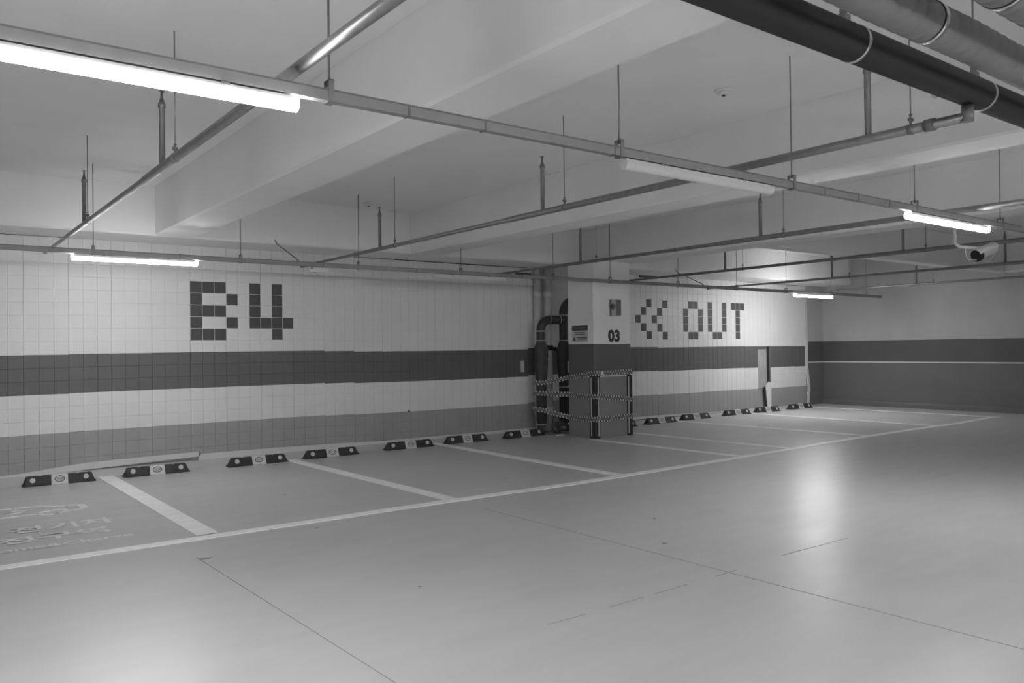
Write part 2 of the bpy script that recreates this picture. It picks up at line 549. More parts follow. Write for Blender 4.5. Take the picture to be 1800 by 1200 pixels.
# tiled cavity wall: a substrate carrying moulded 3 x 3 tile panels
TZ = 0.175
def tz(k):
    return (k - 0.18) * TZ
def tx(k):
    if k <= 48: return 0.1753 * k
    if k <= 65: return 8.414 + (k - 48) * 0.17376
    return 11.368 + (k - 65) * 0.1722
wall = struct('wall_back', MB().box((XL, 0.03, -0.3), (tx(102) - 0.01, 0.30, 3.3)), 'substrate')
MB().box((tx(102) - 0.01, 0.03, -0.3), (XR + 0.02, 0.30, 3.3)).build('end_return', 'wall_right', wall)
MB().box((tx(102) + 0.03, 0.018, 1.088), (XR, 0.032, 1.114)).build('white_stripe', 'white_plastic', wall)
LOW, TH = 0.005, 0.022
G = 0.0036
def panel_mesh(face, letters=None):
    """moulded panel, one connected relief: nine tile faces with V grooves; front at y=0"""
    t = TZ
    pos = []
    for k in range(3):
        pos += [k * t, k * t + G, (k + 1) * t - G]
    pos.append(3 * t)
    low = [i % 3 == 0 for i in range(10)]
    vs = [(x, LOW if (low[i] or low[j]) else 0.0, z) for j, z in enumerate(pos) for i, x in enumerate(pos)]
    fs, mi = [], []
    for j in range(9):
        for i in range(9):
            a = j * 10 + i
            fs.append((a, a + 1, a + 11, a + 10))
            mi.append(1 if letters and (i % 3 == 1 and j % 3 == 1) and (i // 3, j // 3) in letters else 0)
    # rim to the back
    rim = [i for i in range(10)] + [10 * j + 9 for j in range(1, 10)] + [90 + i for i in range(8, -1, -1)] + [10 * j for j in range(8, 0, -1)]
    o = len(vs)
    vs += [(vs[i][0], TH, vs[i][2]) for i in rim]
    n = len(rim)
    for q in range(n):
        fs.append((rim[(q + 1) % n], rim[q], o + q, o + (q + 1) % n))
        mi.append(0)
    me = bpy.data.meshes.new('panel')
    me.from_pydata(vs, [], fs)
    me.materials.append(M[face])
    me.materials.append(M['tile_letter'])
    for p, m_ in zip(me.polygons, mi):
        p.material_index = m_
    return me
def back_mesh(face):
    b = MB().box((0, LOW, 0), (3 * TZ, TH, 3 * TZ))
    me = bpy.data.meshes.new('panel')
    me.from_pydata(b.v, [], b.f)
    me.materials.append(M[face])
    return me
def tile_mesh(face):
    t = TZ
    vs = [(0, LOW, 0), (t, LOW, 0), (t, LOW, t), (0, LOW, t), (G, 0, G), (t - G, 0, G), (t - G, 0, t - G), (G, 0, t - G)]
    me = bpy.data.meshes.new('tile')
    me.from_pydata(vs, [], [(4, 5, 6, 7), (0, 1, 5, 4), (1, 2, 6, 5), (2, 3, 7, 6), (3, 0, 4, 7)])
    me.materials.append(M[face])
    return me
FACES = ['tile_grey', 'tile_white', 'tile_dark', 'tile_white', 'tile_white', 'tile_white']
PM = {f: panel_mesh(f) for f in set(FACES)}
BM_ = {f: back_mesh(f) for f in set(FACES)}
TM = {f: tile_mesh(f) for f in set(FACES)}
# dark tiles of the lettering: (column, row) in tiles
dark = set()
def letter(c0, rows):
    for r, line in enumerate(rows):
        for c, ch in enumerate(line):
            if ch == '#':
                dark.add((c0 + c, 14 - r))
letter(12, ['###.', '#..#', '###.', '#..#', '###.'])
letter(17, ['#.#.', '#.#.', '#.#.', '####', '..#.'])
letter(65, ['..#..#', '.#..#.', '#..#..', '.#..#.', '..#..#'])
letter(74, ['.##.', '#..#', '#..#', '#..#', '.##.'])
letter(79, ['#..#', '#..#', '#..#', '#..#', '.##.'])
letter(84, ['###', '.#.', '.#.', '.#.', '.#.'])
off_pts = {-4: -.008, -1: -.008, 0: -.005, 1: .003, 2: .005, 3: .008, 4: .009, 5: .011, 6: .012, 7: .012, 8: .002, 9: -.010, 10: -.014, 11: -.015,
           12: -.015, 13: -.015, 14: -.014, 15: -.010, 16: .016, 17: .016, 18: .010, 19: .010, 20: .010, 21: .012, 22: .009, 23: -.003,
           24: -.003, 25: -.002, 26: -.001, 27: 0, 28: .001, 29: -.005, 30: -.008, 31: -.010, 32: -.008, 33: -.014}
def off(c):
    return off_pts.get(c, -.008)
n_tiles = 0
for c in range(-5, 34):
    x0, x1 = tx(3 * c), tx(3 * c + 3)
    for r in range(6):
        if c == 30 and r in (1, 2):
            continue                                     # the two missing panels
        f = FACES[r]
        mine = {(i, j) for i in range(3) for j in range(3) if (3 * c + i, 3 * r + j) in dark}
        single = (-1 <= c <= 3) or (c == 4 and r < 3)
        if single:
            me = BM_[f]
        elif mine:
            me = panel_mesh(f, mine)
        else:
            me = PM[f]
        o = bpy.data.objects.new('panel', me)
        COL.objects.link(o)
        o.parent = wall
        dz = off(c)
        top_z = tz(3 * r + 3) + dz
        s_z = 1.0
        if top_z > 3.119:
            s_z = (3.119 - tz(3 * r) - dz) / (3 * TZ)
        o.location = (x0 + 0.0008, random.uniform(-0.0015, 0.0015), tz(3 * r) + dz)
        o.scale = ((x1 - x0 - 0.0016) / (3 * TZ), 1, s_z)
        if single:
            for i in range(3):
                for j in range(3):
                    q = bpy.data.objects.new('tile', TM[f])
                    COL.objects.link(q)
                    q.parent = o
                    q.location = (i * TZ, 0, j * TZ)
                    n_tiles += 1
# opening where two panels have come off
MB().box((tx(90), 0.021, tz(3)), (tx(92.2), 0.032, tz(8.55))).build('backing_board', 'board', wall)
MB().box((tx(90), 0.012, tz(8.55)), (tx(92.2), 0.032, tz(9))).build('torn_edge', 'tile_dark', wall)
MB().box((tx(92.2), 0.0205, tz(0.6)), (tx(92.75), 0.032, tz(9))).build('cavity_gap', 'gap', wall)
MB().box((tx(92.75), -0.004, tz(3)), (tx(93), 0.03, tz(9))).build('panel_channel', 'alarm', wall)

# pale skirting strip: slanted fillet on the foot of the tiles
def skirting(pts, th=0.02):
    m = MB()
    vs = []
    for x, zt, zb in pts:
        vs += [(x, -th, zb), (x, -th, zt), (x, -0.004, zt), (x, -0.004, zb)]
    fs = [(3, 2, 1, 0)]
    for i in range(len(pts) - 1):
        a, b = 4 * i, 4 * i + 4
        fs += [(a, b, b + 1, a + 1), (a + 1, b + 1, b + 2, a + 2), (a + 3, a, b, b + 3)]
        fs.append((a + 2, b + 2, b + 3, a + 3))
    e = 4 * (len(pts) - 1)
    fs.append((e, e + 1, e + 2, e + 3))
    return m.add(vs, fs)
struct('baseboard_back', skirting([(2.20, 0.055, -0.03), (2.63, 0.058, -0.03), (3.51, 0.05, -0.035), (4.48, 0.035, -0.035), (4.9, 0.022, -0.035), (5.31, 0.012, -0.04),
                                   (6.7, 0.012, -0.04), (8.55, 0.016, -0.04)]), 'plinth')
struct('baseboard_back', skirting([(11.0, 0.05, -0.01), (11.6, 0.046, 0.0), (12.9, 0.036, -0.005), (13.2, 0.018, -0.01), (14.6, 0.01, -0.02), (17.7, 0.005, -0.03)], 0.015), 'plinth')
pl = thing('skirting_plank', (0.5, -0.03, -0.03), 'pale loose skirting plank lifting off the floor behind the first two wheel stops', 'plank')
pm = skirting([(-3.2, -0.01, -0.09), (-0.27, -0.015, -0.078), (0.0, 0.002, -0.06), (0.54, 0.055, -0.032), (0.80, 0.072, -0.02), (1.58, 0.085, 0.006), (2.20, 0.092, 0.022)], 0.045)
pm.build('board_face', 'plinth', pl, (0.5, -0.03, -0.03))
MB().box((2.20, -0.045, 0.03), (2.225, 0.0, 0.085)).build('end_clip', 'alarm', pl, (0.5, -0.03, -0.03))

# corner trim where the tiles meet the right wall, bent at its foot
tr = MB()
path = [(17.735, -0.012, 2.95), (17.735, -0.012, 1.0), (17.77, -0.03, 0.62), (17.79, -0.035, 0.42), (17.765, -0.03, 0.22), (17.74, -0.03, -0.03)]
vs = []
for x, y, z in path:
    vs += [(x - 0.035, y - 0.01, z), (x + 0.065, y - 0.01, z), (x + 0.065, y + 0.012, z), (x - 0.035, y + 0.012, z)]
fs = [(0, 1, 2, 3), (23, 22, 21, 20)]
for i in range(5):
    a = 4 * i
    for k in range(4):
        fs.append((a + k, a + (k + 1) % 4 + 0, a + (k + 1) % 4 + 4, a + k + 4))
struct('trim_1', tr.add(vs, fs), 'plinth')

# loose strip of panel leaning in the opening
lp = thing('loose_panel', (15.95, -0.10, -0.03), 'narrow broken piece of wall panel leaning upright before the bare opening', 'panel')
mb = MB().prism([(15.86, 0.54), (15.98, 0.66), (16.09, 0.62), (16.08, -0.02), (15.93, -0.03)], 'y', -0.085, -0.07)
mb.build('panel_piece', 'tile_white', lp, lp.location)
MB().prism([(15.80, 0.50), (15.86, 0.54), (15.93, -0.03), (15.89, -0.03)], 'y', -0.07, -0.05).build('broken_edge', 'gap', lp, lp.location)

# slots high on the wall
for x0, x1, z, lab in ((8.12, 8.50, 2.985, 'dark slot vent high on the tiles left of the column'), (11.50, 12.02, 3.09, 'thin black slot vent high above the arrow tiles')):
    v = thing('wall_vent', ((x0 + x1) / 2, -0.02, z), lab, 'vent')
    MB().box((x0, -0.03, z - 0.022), (x1, 0.0, z + 0.022), 0, 0.004).build('vent_frame', 'black', v, v.location)
    for k in range(2):
        MB().box((x0 + 0.01, -0.034, z - 0.014 + 0.016 * k), (x1 - 0.01, -0.028, z - 0.006 + 0.016 * k)).build('slat', 'alarm', v, v.location)

# ------------------------------------------------------------------ column
CX0, CX1, CY0, CY1 = 8.57, 9.49, -1.70, -1.00
colm = struct('column', MB().box((CX0, CY0, -0.2), (CX1, CY1, ZS + 0.005), 0, 0.012), 'column')
colm['label'] = 'square painted concrete column with dark band and number 03'
MB().box((CX0 + 0.13, CY0 - 0.004, 1.025), (CX1 - 0.07, CY0 + 0.002, 1.05)).build('white_tape_line', 'white_plastic', colm)
MB().box((CX0 - 0.004, CY0 + 0.10, 1.02), (CX0 + 0.002, CY0 + 0.20, 1.045)).build('white_tape_line', 'white_plastic', colm)
fit_text('03', 'bay_number', 'numeral', colm, lambda u, v: Vector((8.915 + u, CY0 - 0.004, 1.648 + v)), 0.295, 0.232, 0.05)

# notice on the column's left face
sg = thing('notice_sign', (CX0, -1.33, 1.80), 'small notice with dark header and warning triangle on the column', 'sign')
MB().box((CX0 - 0.006, -1.54, 1.66), (CX0, -1.12, 1.95)).build('sheet', 'sign_white', sg, sg.location)
MB().box((CX0 - 0.008, -1.54, 1.868), (CX0 - 0.004, -1.12, 1.952)).build('header', 'sign_dark', sg, sg.location)
mb = MB()
for z, y0, y1, n, h in ((1.908, -1.50, -1.17, 7, 0.022),):
    for k in range(n):
        a = y0 + (y1 - y0) * k / n
        mb.box((CX0 - 0.0095, a, z - h / 2), (CX0 - 0.007, a + (y1 - y0) / n * 0.7, z + h / 2))
mb.build('header_strokes', 'alarm', sg, sg.location)
mb = MB()
for z, y0, y1, n, h in ((1.832, -1.47, -1.18, 13, 0.014), (1.797, -1.47, -1.20, 12, 0.014), (1.738, -1.52, -1.25, 10, 0.02), (1.70, -1.50, -1.28, 11, 0.008)):
    for k in range(n):
        a = y0 + (y1 - y0) * k / n
        mb.box((CX0 - 0.0095, a, z - h / 2), (CX0 - 0.006, a + (y1 - y0) / n * random.uniform(0.5, 0.85), z + h / 2))
mb.build('print_strokes', 'sign_dark', sg, sg.location)['kind'] = 'stuff'
MB().prism([(-1.145, 1.685), (-1.215, 1.685), (-1.18, 1.755)], 'x', CX0 - 0.0095, CX0 - 0.006).build('warning_triangle', 'sign_dark', sg, sg.location)

# alarm box with round bell on the front face
al = thing('alarm_box', (9.10, CY0, 2.27), 'grey alarm box with round bell above number 03', 'alarm')
MB().box((8.99, CY0 - 0.125, 2.12), (9.125, CY0, 2.42), 0, 0.006).build('case', 'alarm_pale', al, al.location)
MB().box((8.996, CY0 - 0.140, 2.13), (9.122, CY0 - 0.122, 2.41), 0, 0.004).build('front_cover', 'alarm', al, al.location)
MB().box((9.06, CY0 - 0.143, 2.375), (9.11, CY0 - 0.138, 2.392)).build('indicator', 'black', al, al.location)
MB().tube([(8.99, CY0 - 0.07, 2.29), (8.955, CY0 - 0.07, 2.29), (8.945, CY0 - 0.07, 2.29)], [0.055, 0.055, 0.04], 16).build('bell', 'alarm', al, al.location)
MB().tube([(8.947, CY0 - 0.07, 2.29), (8.935, CY0 - 0.07, 2.29)], 0.022, 12).build('bell_hub', 'black', al, al.location)
MB().box((8.965, CY0 - 0.02, 2.12), (8.995, CY0, 2.42)).build('back_plate', 'alarm', al, al.location)

# corner guards
def guard(x, sx, label):
    g = thing('corner_guard', (x, CY0, gz(x)), label, 'guard')
    zb, zt = gz(x) + 0.002, 1.045
    y = CY0
    th, fl = 0.014, 0.115
    xo = x - sx * th
    MB().prism([(xo, y - th), (x + sx * fl, y - th), (x + sx * fl, y - 0.001), (x - sx * 0.001, y - 0.001), (x - sx * 0.001, y + fl), (xo, y + fl)][::int(sx)], 'z', zb, zt).build('rubber_angle', 'rubber', g, g.location)
    a, b = sorted((x + sx * 0.068, x + sx * 0.092))
    MB().box((a, y - th - 0.003, zb + 0.04), (b, y - th + 0.002, zt - 0.03)).build('reflective_stripe', 'guard_stripe', g, g.location)
    a, b = sorted((xo - sx * 0.003, xo + sx * 0.002))
    MB().box((a, y + 0.062, zb + 0.04), (b, y + 0.086, zt - 0.03)).build('reflective_stripe', 'guard_stripe', g, g.location)
guard(CX0, 1, 'black corner guard with two pale stripes on the column corner nearest us')
guard(CX1, -1, 'black corner guard with one visible stripe on right column edge')

# hazard tapes wound round column and pipes
def ribbon(name, path, hgt, label, knot=None):
    base = Vector(path[0][:3])
    t = thing(name, base, label, 'tape', 'hazard tapes around the column')
    vs, fs, uvs = [], [], []
    u = 0
    P = []
    for a, b in zip(path[:-1], path[1:]):
        a, b = Vector(a), Vector(b)
        n = max(1, int((b - a).length / 0.08))
        P += [a.lerp(b, i / n) for i in range(n)]
    P.append(Vector(path[-1]))
    us = []
    for i, p in enumerate(P):
        if i:
            u += (p - P[i - 1]).length
        us.append(u)
        w = math.sin(u * 9.0) * 0.004
        vs += [(p.x, p.y, p.z - hgt / 2 + w), (p.x, p.y, p.z + hgt / 2 + w)]
    for i in range(len(P) - 1):
        fs.append((2 * i, 2 * i + 2, 2 * i + 3, 2 * i + 1))
        uvs += [(us[i], 0), (us[i + 1], 0), (us[i + 1], 1), (us[i], 1)]
    me = bpy.data.meshes.new('tape_band')
    me.from_pydata([(x - base.x, y - base.y, z - base.z) for x, y, z in vs], [], fs)
    uvl = me.uv_layers.new(name='UVMap')
    for i, q in enumerate(uvs):
        uvl.data[i].uv = q
    me.materials.append(M['tape'])
    o = bpy.data.objects.new('tape_band', me)
    COL.objects.link(o)
    o.parent = t
    sol = o.modifiers.new('thickness', 'SOLIDIFY')
    sol.thickness = 0.002
    if knot:
        kx, ky, kz = knot
        MB().box((kx, ky - 0.012, kz - 0.035), (kx + 0.075, ky, kz + 0.03), 0, 0.006).build('tape_knot', 'white_plastic', t, base)
    return t
e = 0.022
PX, PY = 8.455, -0.34
def round_path(z0, z1, z2, z3):
    return [(PX - 0.13, PY + 0.10, z0), (PX - 0.15, PY - 0.02, z0), (PX - 0.10, PY - 0.12, z0), (CX0 - e, CY1, z1), (CX0 - e, CY0 + 0.1, z2 - 0.006), (CX0 - e, CY0 - e, z2),
            (CX0 + 0.1, CY0 - e, z2), (CX1 + e, CY0 - e, z3), (CX1 + e, CY1 - 0.05, z3)]
ribbon('caution_tape', round_path(0.895, 1.0, 1.09, 1.105), 0.085, 'topmost of the three printed hazard tapes wound round the column', (CX0 + 0.13, CY0 - e, 1.095))
ribbon('caution_tape', round_path(0.70, 0.695, 0.675, 0.59), 0.088, 'middle one of the three printed hazard tapes wound round the column')
ribbon('caution_tape', round_path(0.39, 0.28, 0.27, 0.285), 0.092, 'lowest of the three printed hazard tapes wound round the column')

# ------------------------------------------------------------------ pipes behind the column
def ring(cx, cy, z, r, h=0.025):
    return MB().tube([(cx, cy, z - h / 2), (cx, cy, z + h / 2)], r, 20)
vp = thing('valve_pipe', (PX, PY, gz(PX)), 'pair of dark lagged pipes with bulging valves joined at top behind column', 'pipe')
QX = 9.03
O = vp.location
zf = gz(PX)
def lag(cx):
    return [((cx, PY, z), r) for z, r in ((zf + 0.02, 0.10), (0.02, 0.10), (0.03, 0.085), (0.16, 0.085), (0.17, 0.10), (0.90, 0.10), (1.10, 0.125), (1.30, 0.137), (1.34, 0.125), (1.38, 0.14), (1.55, 0.137), (1.68, 0.085), (1.70, 0.082))]
pr = lag(PX)
arc = [(PX + 0.22 - 0.22 * math.cos(t), PY, 1.88 + 0.22 * math.sin(t)) for t in [PI / 2 * k / 6 for k in range(7)]]
pts = [p for p, r in pr] + [(PX, PY, 1.80)] + arc + [(QX, PY, 2.10)]
rad = [r for p, r in pr] + [0.082] * (len(arc) + 2)
MB().tube(pts, rad, 20).build('left_leg', 'lagging', vp, O)
pr = lag(QX)
arc = [(QX + 0.26 - 0.26 * math.cos(t), PY, 2.22 + 0.26 * math.sin(t)) for t in [PI / 2 * k / 6 for k in range(7)]]
pts = [p for p, r in pr] + arc + [(9.40, PY, 2.48)]
rad = [r for p, r in pr] + [0.084] * (len(arc) + 1)
MB().tube(pts, rad, 20).build('right_leg', 'lagging', vp, O)
for cx, z, r in ((PX, 1.70, 0.089), (PX, 1.88, 0.089), (PX, 0.10, 0.092), (QX, 1.70, 0.09), (QX, 2.19, 0.091), (QX, 0.80, 0.107), (QX, 0.08, 0.092)):
    ring(cx, PY, z, r).build('clamp_band', 'band', vp, O)
MB().tube([(PX + 0.20, PY, 2.10), (PX + 0.222, PY, 2.10)], 0.087, 20).build('clamp_band', 'alarm', vp, O)
MB().tube([(QX - 0.13, PY, 2.10), (QX - 0.108, PY, 2.10)], 0.087, 20).build('clamp_band', 'band', vp, O)
MB().box((QX - 0.03, PY - 0.152, 1.08), (QX + 0.12, PY - 0.14, 1.30)).build('paper_tag', 'sign_white', vp, O)
MB().box((PX - 0.25, -0.035, 1.10), (PX - 0.17, -0.025, 1.32)).build('paper_tag', 'sign_white', vp, O)
for x, y, r, lab in ((8.80, -0.14, 0.085, 'white vertical pipe with black clamp between the two dark lagged pipes'), (8.575, -0.10, 0.07, 'white vertical pipe close behind the left dark lagged pipe')):
    p = thing('riser_pipe', (x, y, gz(x, y)), lab, 'pipe')
    MB().tube([(x, y, gz(x, y) - 0.01), (x, y, 3.12)], r, 20).build('pipe_body', 'pvc', p, p.location)
    ring(x, y, 2.6, r + 0.01, 0.12).build('socket', 'pvc', p, p.location)
    ring(x, y, 0.35, r + 0.01, 0.14).build('socket', 'pvc', p, p.location)
    if x > 8.7:
        ring(x, y, 1.56, r + 0.012, 0.10).build('black_clamp', 'black', p, p.location)
        MB().tube([(x + 0.02, y - r, 1.56), (x + 0.04, y - r - 0.09, 1.54)], 0.035, 10).build('clamp_bolt', 'black', p, p.location)
# low pump and cable tangle between the pipes
pp = thing('drain_valve', (8.66, -0.75, gz(8.66)), 'small dark valve with tangled cables on the floor between lagged pipes', 'valve')
zf2 = gz(8.66) + 0.02
MB().tube([(8.60, -0.62, zf2), (8.60, -0.62, 0.05), (8.60, -0.62, 0.06), (8.60, -0.62, 0.16)], [0.07, 0.07, 0.05, 0.04], 14).build('valve_body', 'lagging', pp, pp.location)
MB().tube([(8.52, -0.62, 0.03), (8.80, -0.62, 0.03)], 0.04, 12).build('side_port', 'galv_dark', pp, pp.location)
cb = MB()
for k in range(4):
    pts = []
    for q in range(15):
        t = q / 14 * 2 * PI
        pts.append((8.68 + 0.13 * math.cos(t + k) * (1 - 0.1 * k), -0.70 + 0.05 * math.sin(2 * t + k), zf2 + 0.05 + 0.05 * k + 0.07 * (1 + math.sin(t * (1 + k % 2) + k))))
    cb.tube(pts, 0.008, 6)
cb.build('cable_tangle', 'cable', pp, pp.location)['kind'] = 'stuff'
pad = thing('pipe_pad', (8.6, -0.5, gz(8.6)), 'low concrete pad with pale edge under the dark lagged pipes', 'pad')
MB().box((8.36, -0.86, gz(8.6) - 0.03), (9.30, -0.20, gz(8.6) + 0.018), 0, 0.006).build('pad_slab', 'pad', pad, pad.location)
MB().box((8.37, -0.87, gz(8.6) - 0.02), (8.56, -0.855, gz(8.6) + 0.02)).build('pad_edge', 'plinth', pad, pad.location)

# ------------------------------------------------------------------ sprinkler branch pipes
HZ = 2.90
def head(mb, x, y, z):
    mb.tube([(x, y, z), (x, y, z + 0.02), (x, y, z + 0.05)], [0.012, 0.009, 0.007], 8)
    mb.tube([(x, y, z + 0.05), (x, y, z + 0.053)], 0.022, 10)
def sprinkler_pipe(x, y1, risers, rods, label):
    p = thing('sprinkler_pipe', (x, -5.0, HZ), label, 'pipe', 'sprinkler branch pipes')
    O = p.location
    ys = [(-10.1, .030), (-9.0, .030), (-5.55, .030), (-5.47, .0245), (-1.9, .0245), (-1.85, .020), (y1, .020)]
    MB().tube([(x, y, HZ) for y, r in ys], [r for y, r in ys], 14).build('pipe_body', 'galv', p, O)
    MB().tube([(x, y1 - 0.004, HZ), (x, y1 - 0.05, HZ)], 0.025, 12).build('end_cap', 'galv_dark', p, O)
    MB().tube([(x, -10.1, HZ - 0.03), (x, -10.1, 2.968)], 0.034, 14).build('elbow', 'galv_dark', p, O)
    cm = MB()
    for yy in (-9.88, -8.05):
        cm.tube([(x, yy - 0.03, HZ), (x, yy + 0.03, HZ)], 0.039, 14)
        c1 = cm.build('coupling', 'galv_dark', p, O)
        cm = MB()
    for y in risers:
        r = 0.021 if y < -5.5 or True else 0.02
        q = MB().tube([(x, y, HZ), (x, y, 3.33), (x, y, 3.335), (x, y, 3.36), (x, y, 3.365), (x, y, 3.40)], [r, r, r + 0.006, r + 0.006, r, 0.012], 12).build('riser', 'galv', p, O)
        h = MB()
        head(h, x, y, 3.40)
        h.build('sprinkler_head', 'galv_dark', q, O)
    for y in rods:
        a = MB().tube([(x, y, HZ + 0.06), (x, y, ZC)], 0.0048, 6).build('hanger_rod', 'rod', p, O)
        rr = (0.030 if y < -5.5 else 0.0245 if y < -1.9 else 0.02) + 0.004
        c = MB().tube([(x, y - 0.012, HZ), (x, y + 0.012, HZ)], rr, 14)
        c.tube([(x, y, HZ + rr - 0.004), (x, y, HZ + 0.055)], 0.008, 8)
        c.tube([(x - 0.016, y, HZ + 0.062), (x + 0.016, y, HZ + 0.062)], 0.013, 8)
        c.tube([(x, y, HZ + 0.085), (x, y, HZ + 0.095)], 0.011, 6)
        c.build('hanger_clamp', 'galv_dark', a, O)
    return p
names = ['first sprinkler pipe from the left, crossing above the lit near lamp', 'second sprinkler pipe from the left, ending above the small white sensor box',
         'third sprinkler pipe from the left, passing in front of the column top', 'fourth sprinkler pipe from the left, ending just right of the column',
         'fifth sprinkler pipe from the left, ending above the OUT tiles', 'sixth sprinkler pipe, the one nearest the plain right wall']
for i, (x, y1, rs, rd) in enumerate([(0.25, -0.05, (-2.93, -6.08), (-3.12, -6.43)), (3.81, -0.05, (-2.68, -6.10, -9.48), (-3.09, -6.43, -9.76)), (7.32, -0.05, (-2.76, -6.12), (-3.12, -6.45)),
                                     (10.45, -0.2, (-3.12, -6.33), (-3.5, -6.66)), (13.72, -0.05, (-3.21, -6.42), (-3.59, -6.9)), (17.0, -1.35, (-3.29, -6.6), (-3.67, -7.0))]):
    sprinkler_pipe(x, y1, rs, rd, names[i])

# ------------------------------------------------------------------ main pipes, upper right
mp = thing('main_pipe', (4.0, -10.1, 3.06), 'thick black overhead pipe with bright clamp bands at upper right', 'pipe')
O = mp.location
MB().tube([(-4.0, -10.1, 3.06), (18.5, -10.1, 3.06)], 0.09, 28).build('pipe_body', 'black_pipe', mp, O)
for x in (2.56, 4.0, 5.6, 0.2):
    MB().tube([(x - 0.012, -10.1, 3.06), (x + 0.012, -10.1, 3.06)], 0.0935, 28).build('clamp_band', 'band', mp, O)
for x in (2.47, 3.90, 7.2, -0.6):
    r = MB().tube([(x, -10.1, 3.17), (x, -10.1, ZC)], 0.006, 8).build('hanger_rod', 'rod', mp, O)
    MB().box((x - 0.02, -10.12, 3.14), (x + 0.035, -10.08, 3.19), 0, 0.004).box((x - 0.012, -10.115, 3.19), (x + 0.008, -10.085, 3.215)).build('hanger_clip', 'galv', r, O)
MB().tube([(3.50, -10.045, 2.985), (3.53, -10.045, 2.985)], 0.012, 8).build('plug', 'band', mp, O)
def wrapped(y, z, r, xb, label):
    w = thing('insulated_pipe', (4.0, y, z), label, 'pipe')
    pts, rad = [], []
    x = -4.0
    while x < 18.4:
        for d, f in ((0, 0.94), (0.02, 0.99), (0.06, 1.01), (0.088, 0.975)):
            pts.append((x + d, y, z + 0.003 * math.sin(x * 5)))
            rad.append(r * f * (1 + 0.01 * math.sin(x * 7.3)))
        x += 0.1
    MB().tube(pts, rad, 24).build('pipe_wrap', 'wrap', w, w.location)
    for b in xb:
        MB().tube([(b, y, z), (b + 0.03, y, z)], r * 1.03, 24).build('metal_band', 'band', w, w.location)
        MB().tube([(b - 0.012, y, z), (b - 0.002, y, z)], r * 1.02, 24).build('dark_seam', 'black', w, w.location)  # narrow black ring just beside each metal band
wrapped(-10.5, 3.02, 0.094, (2.47, 5.2, -0.2), 'grey ribbed insulated pipe running beside the thick black pipe')
wrapped(-10.85, 3.05, 0.105, (2.40, 5.4, -0.4), 'grey insulated pipe at the upper right corner, farthest from black pipe')

# ------------------------------------------------------------------ light rails and lamps
def rail(y, zb, zt, x0, x1, hangers, couplers, label, w=0.046):
    r = thing('light_rail', ((x0 + x1) / 2, y, zb), label, 'rail', 'light rails')
    O = r.location
    h = w / 2
    t = 0.003
    prof = [(y - h, zb), (y + h, zb), (y + h, zt), (y + h - 0.012, zt), (y + h - 0.012, zt - t), (y + h - t, zt - t), (y + h - t, zb + t), (y - h + t, zb + t),
            (y - h + t, zt - t), (y - h + 0.012, zt - t), (y - h + 0.012, zt), (y - h, zt)]
    m = MB()
    n = len(prof)
    vs = [(x0, a, b) for a, b in prof] + [(x1, a, b) for a, b in prof]
    fs = [[i, (i + 1) % n, n + (i + 1) % n, n + i] for i in range(n)]
    m.add(vs, fs)
    m.build('channel', 'rail', r, O)
    MB().box((x0, y - h - 0.003, zt - 0.005), (x1, y - h + 0.002, zt + 0.003)).build('channel_lip', 'galv_dark', r, O)
    for x in couplers:
        MB().box((x - 0.006, y - h - 0.004, zb - 0.003), (x + 0.006, y + h + 0.004, zt + 0.004)).build('coupler', 'galv_dark', r, O)
    for x in hangers:
        a = MB().tube([(x, y, zt + 0.025), (x, y, ZC if not (1.40 < x < 1.98 or 5.33 < x < 5.9 or 9.13 < x < 9.68) else ZS)], 0.0055, 6).build('hanger_rod', 'rod', r, O)
        b = MB()
        b.box((x - 0.014, y - h - 0.006, zb - 0.006), (x + 0.014, y - h - 0.002, zt + 0.05))
        b.box((x - 0.014, y + h + 0.002, zb - 0.006), (x + 0.014, y + h + 0.006, zt + 0.05))
        b.box((x - 0.014, y - h - 0.006, zt + 0.046), (x + 0.014, y + h + 0.006, zt + 0.05))
        b.box((x - 0.02, y - h - 0.006, zb - 0.008), (x + 0.02, y + h + 0.006, zb - 0.003))
        b.tube([(x, y, zt + 0.03), (x, y, zt + 0.045)], 0.011, 6)
        b.build('hanger_bracket', 'galv', a, O)
    return r
NY, NZ0, NZ1 = -8.645, 2.752, 2.806
rail(NY, NZ0, NZ1, -7.5, 14.0, [-5.2, -3.3, -1.45, 0.39, 2.35, 4.20, 6.11, 7.92, 9.9, 11.8], [0.82, 1.30, 2.29, 4.62, 5.12, 5.62], 'near light rail running across the whole upper frame')
FY, FZ0, FZ1 = -1.77, 2.715, 2.77
rail(FY, FZ0, FZ1, -6.0, 18.3, [-1.3, 0.53, 2.26, 3.95, 5.70, 7.58, 8.92, 10.74, 12.55, 14.28, 16.05, 17.6], [1.5, 3.4, 4.9, 6.9, 11.6], 'far light rail running along the tiled back wall')

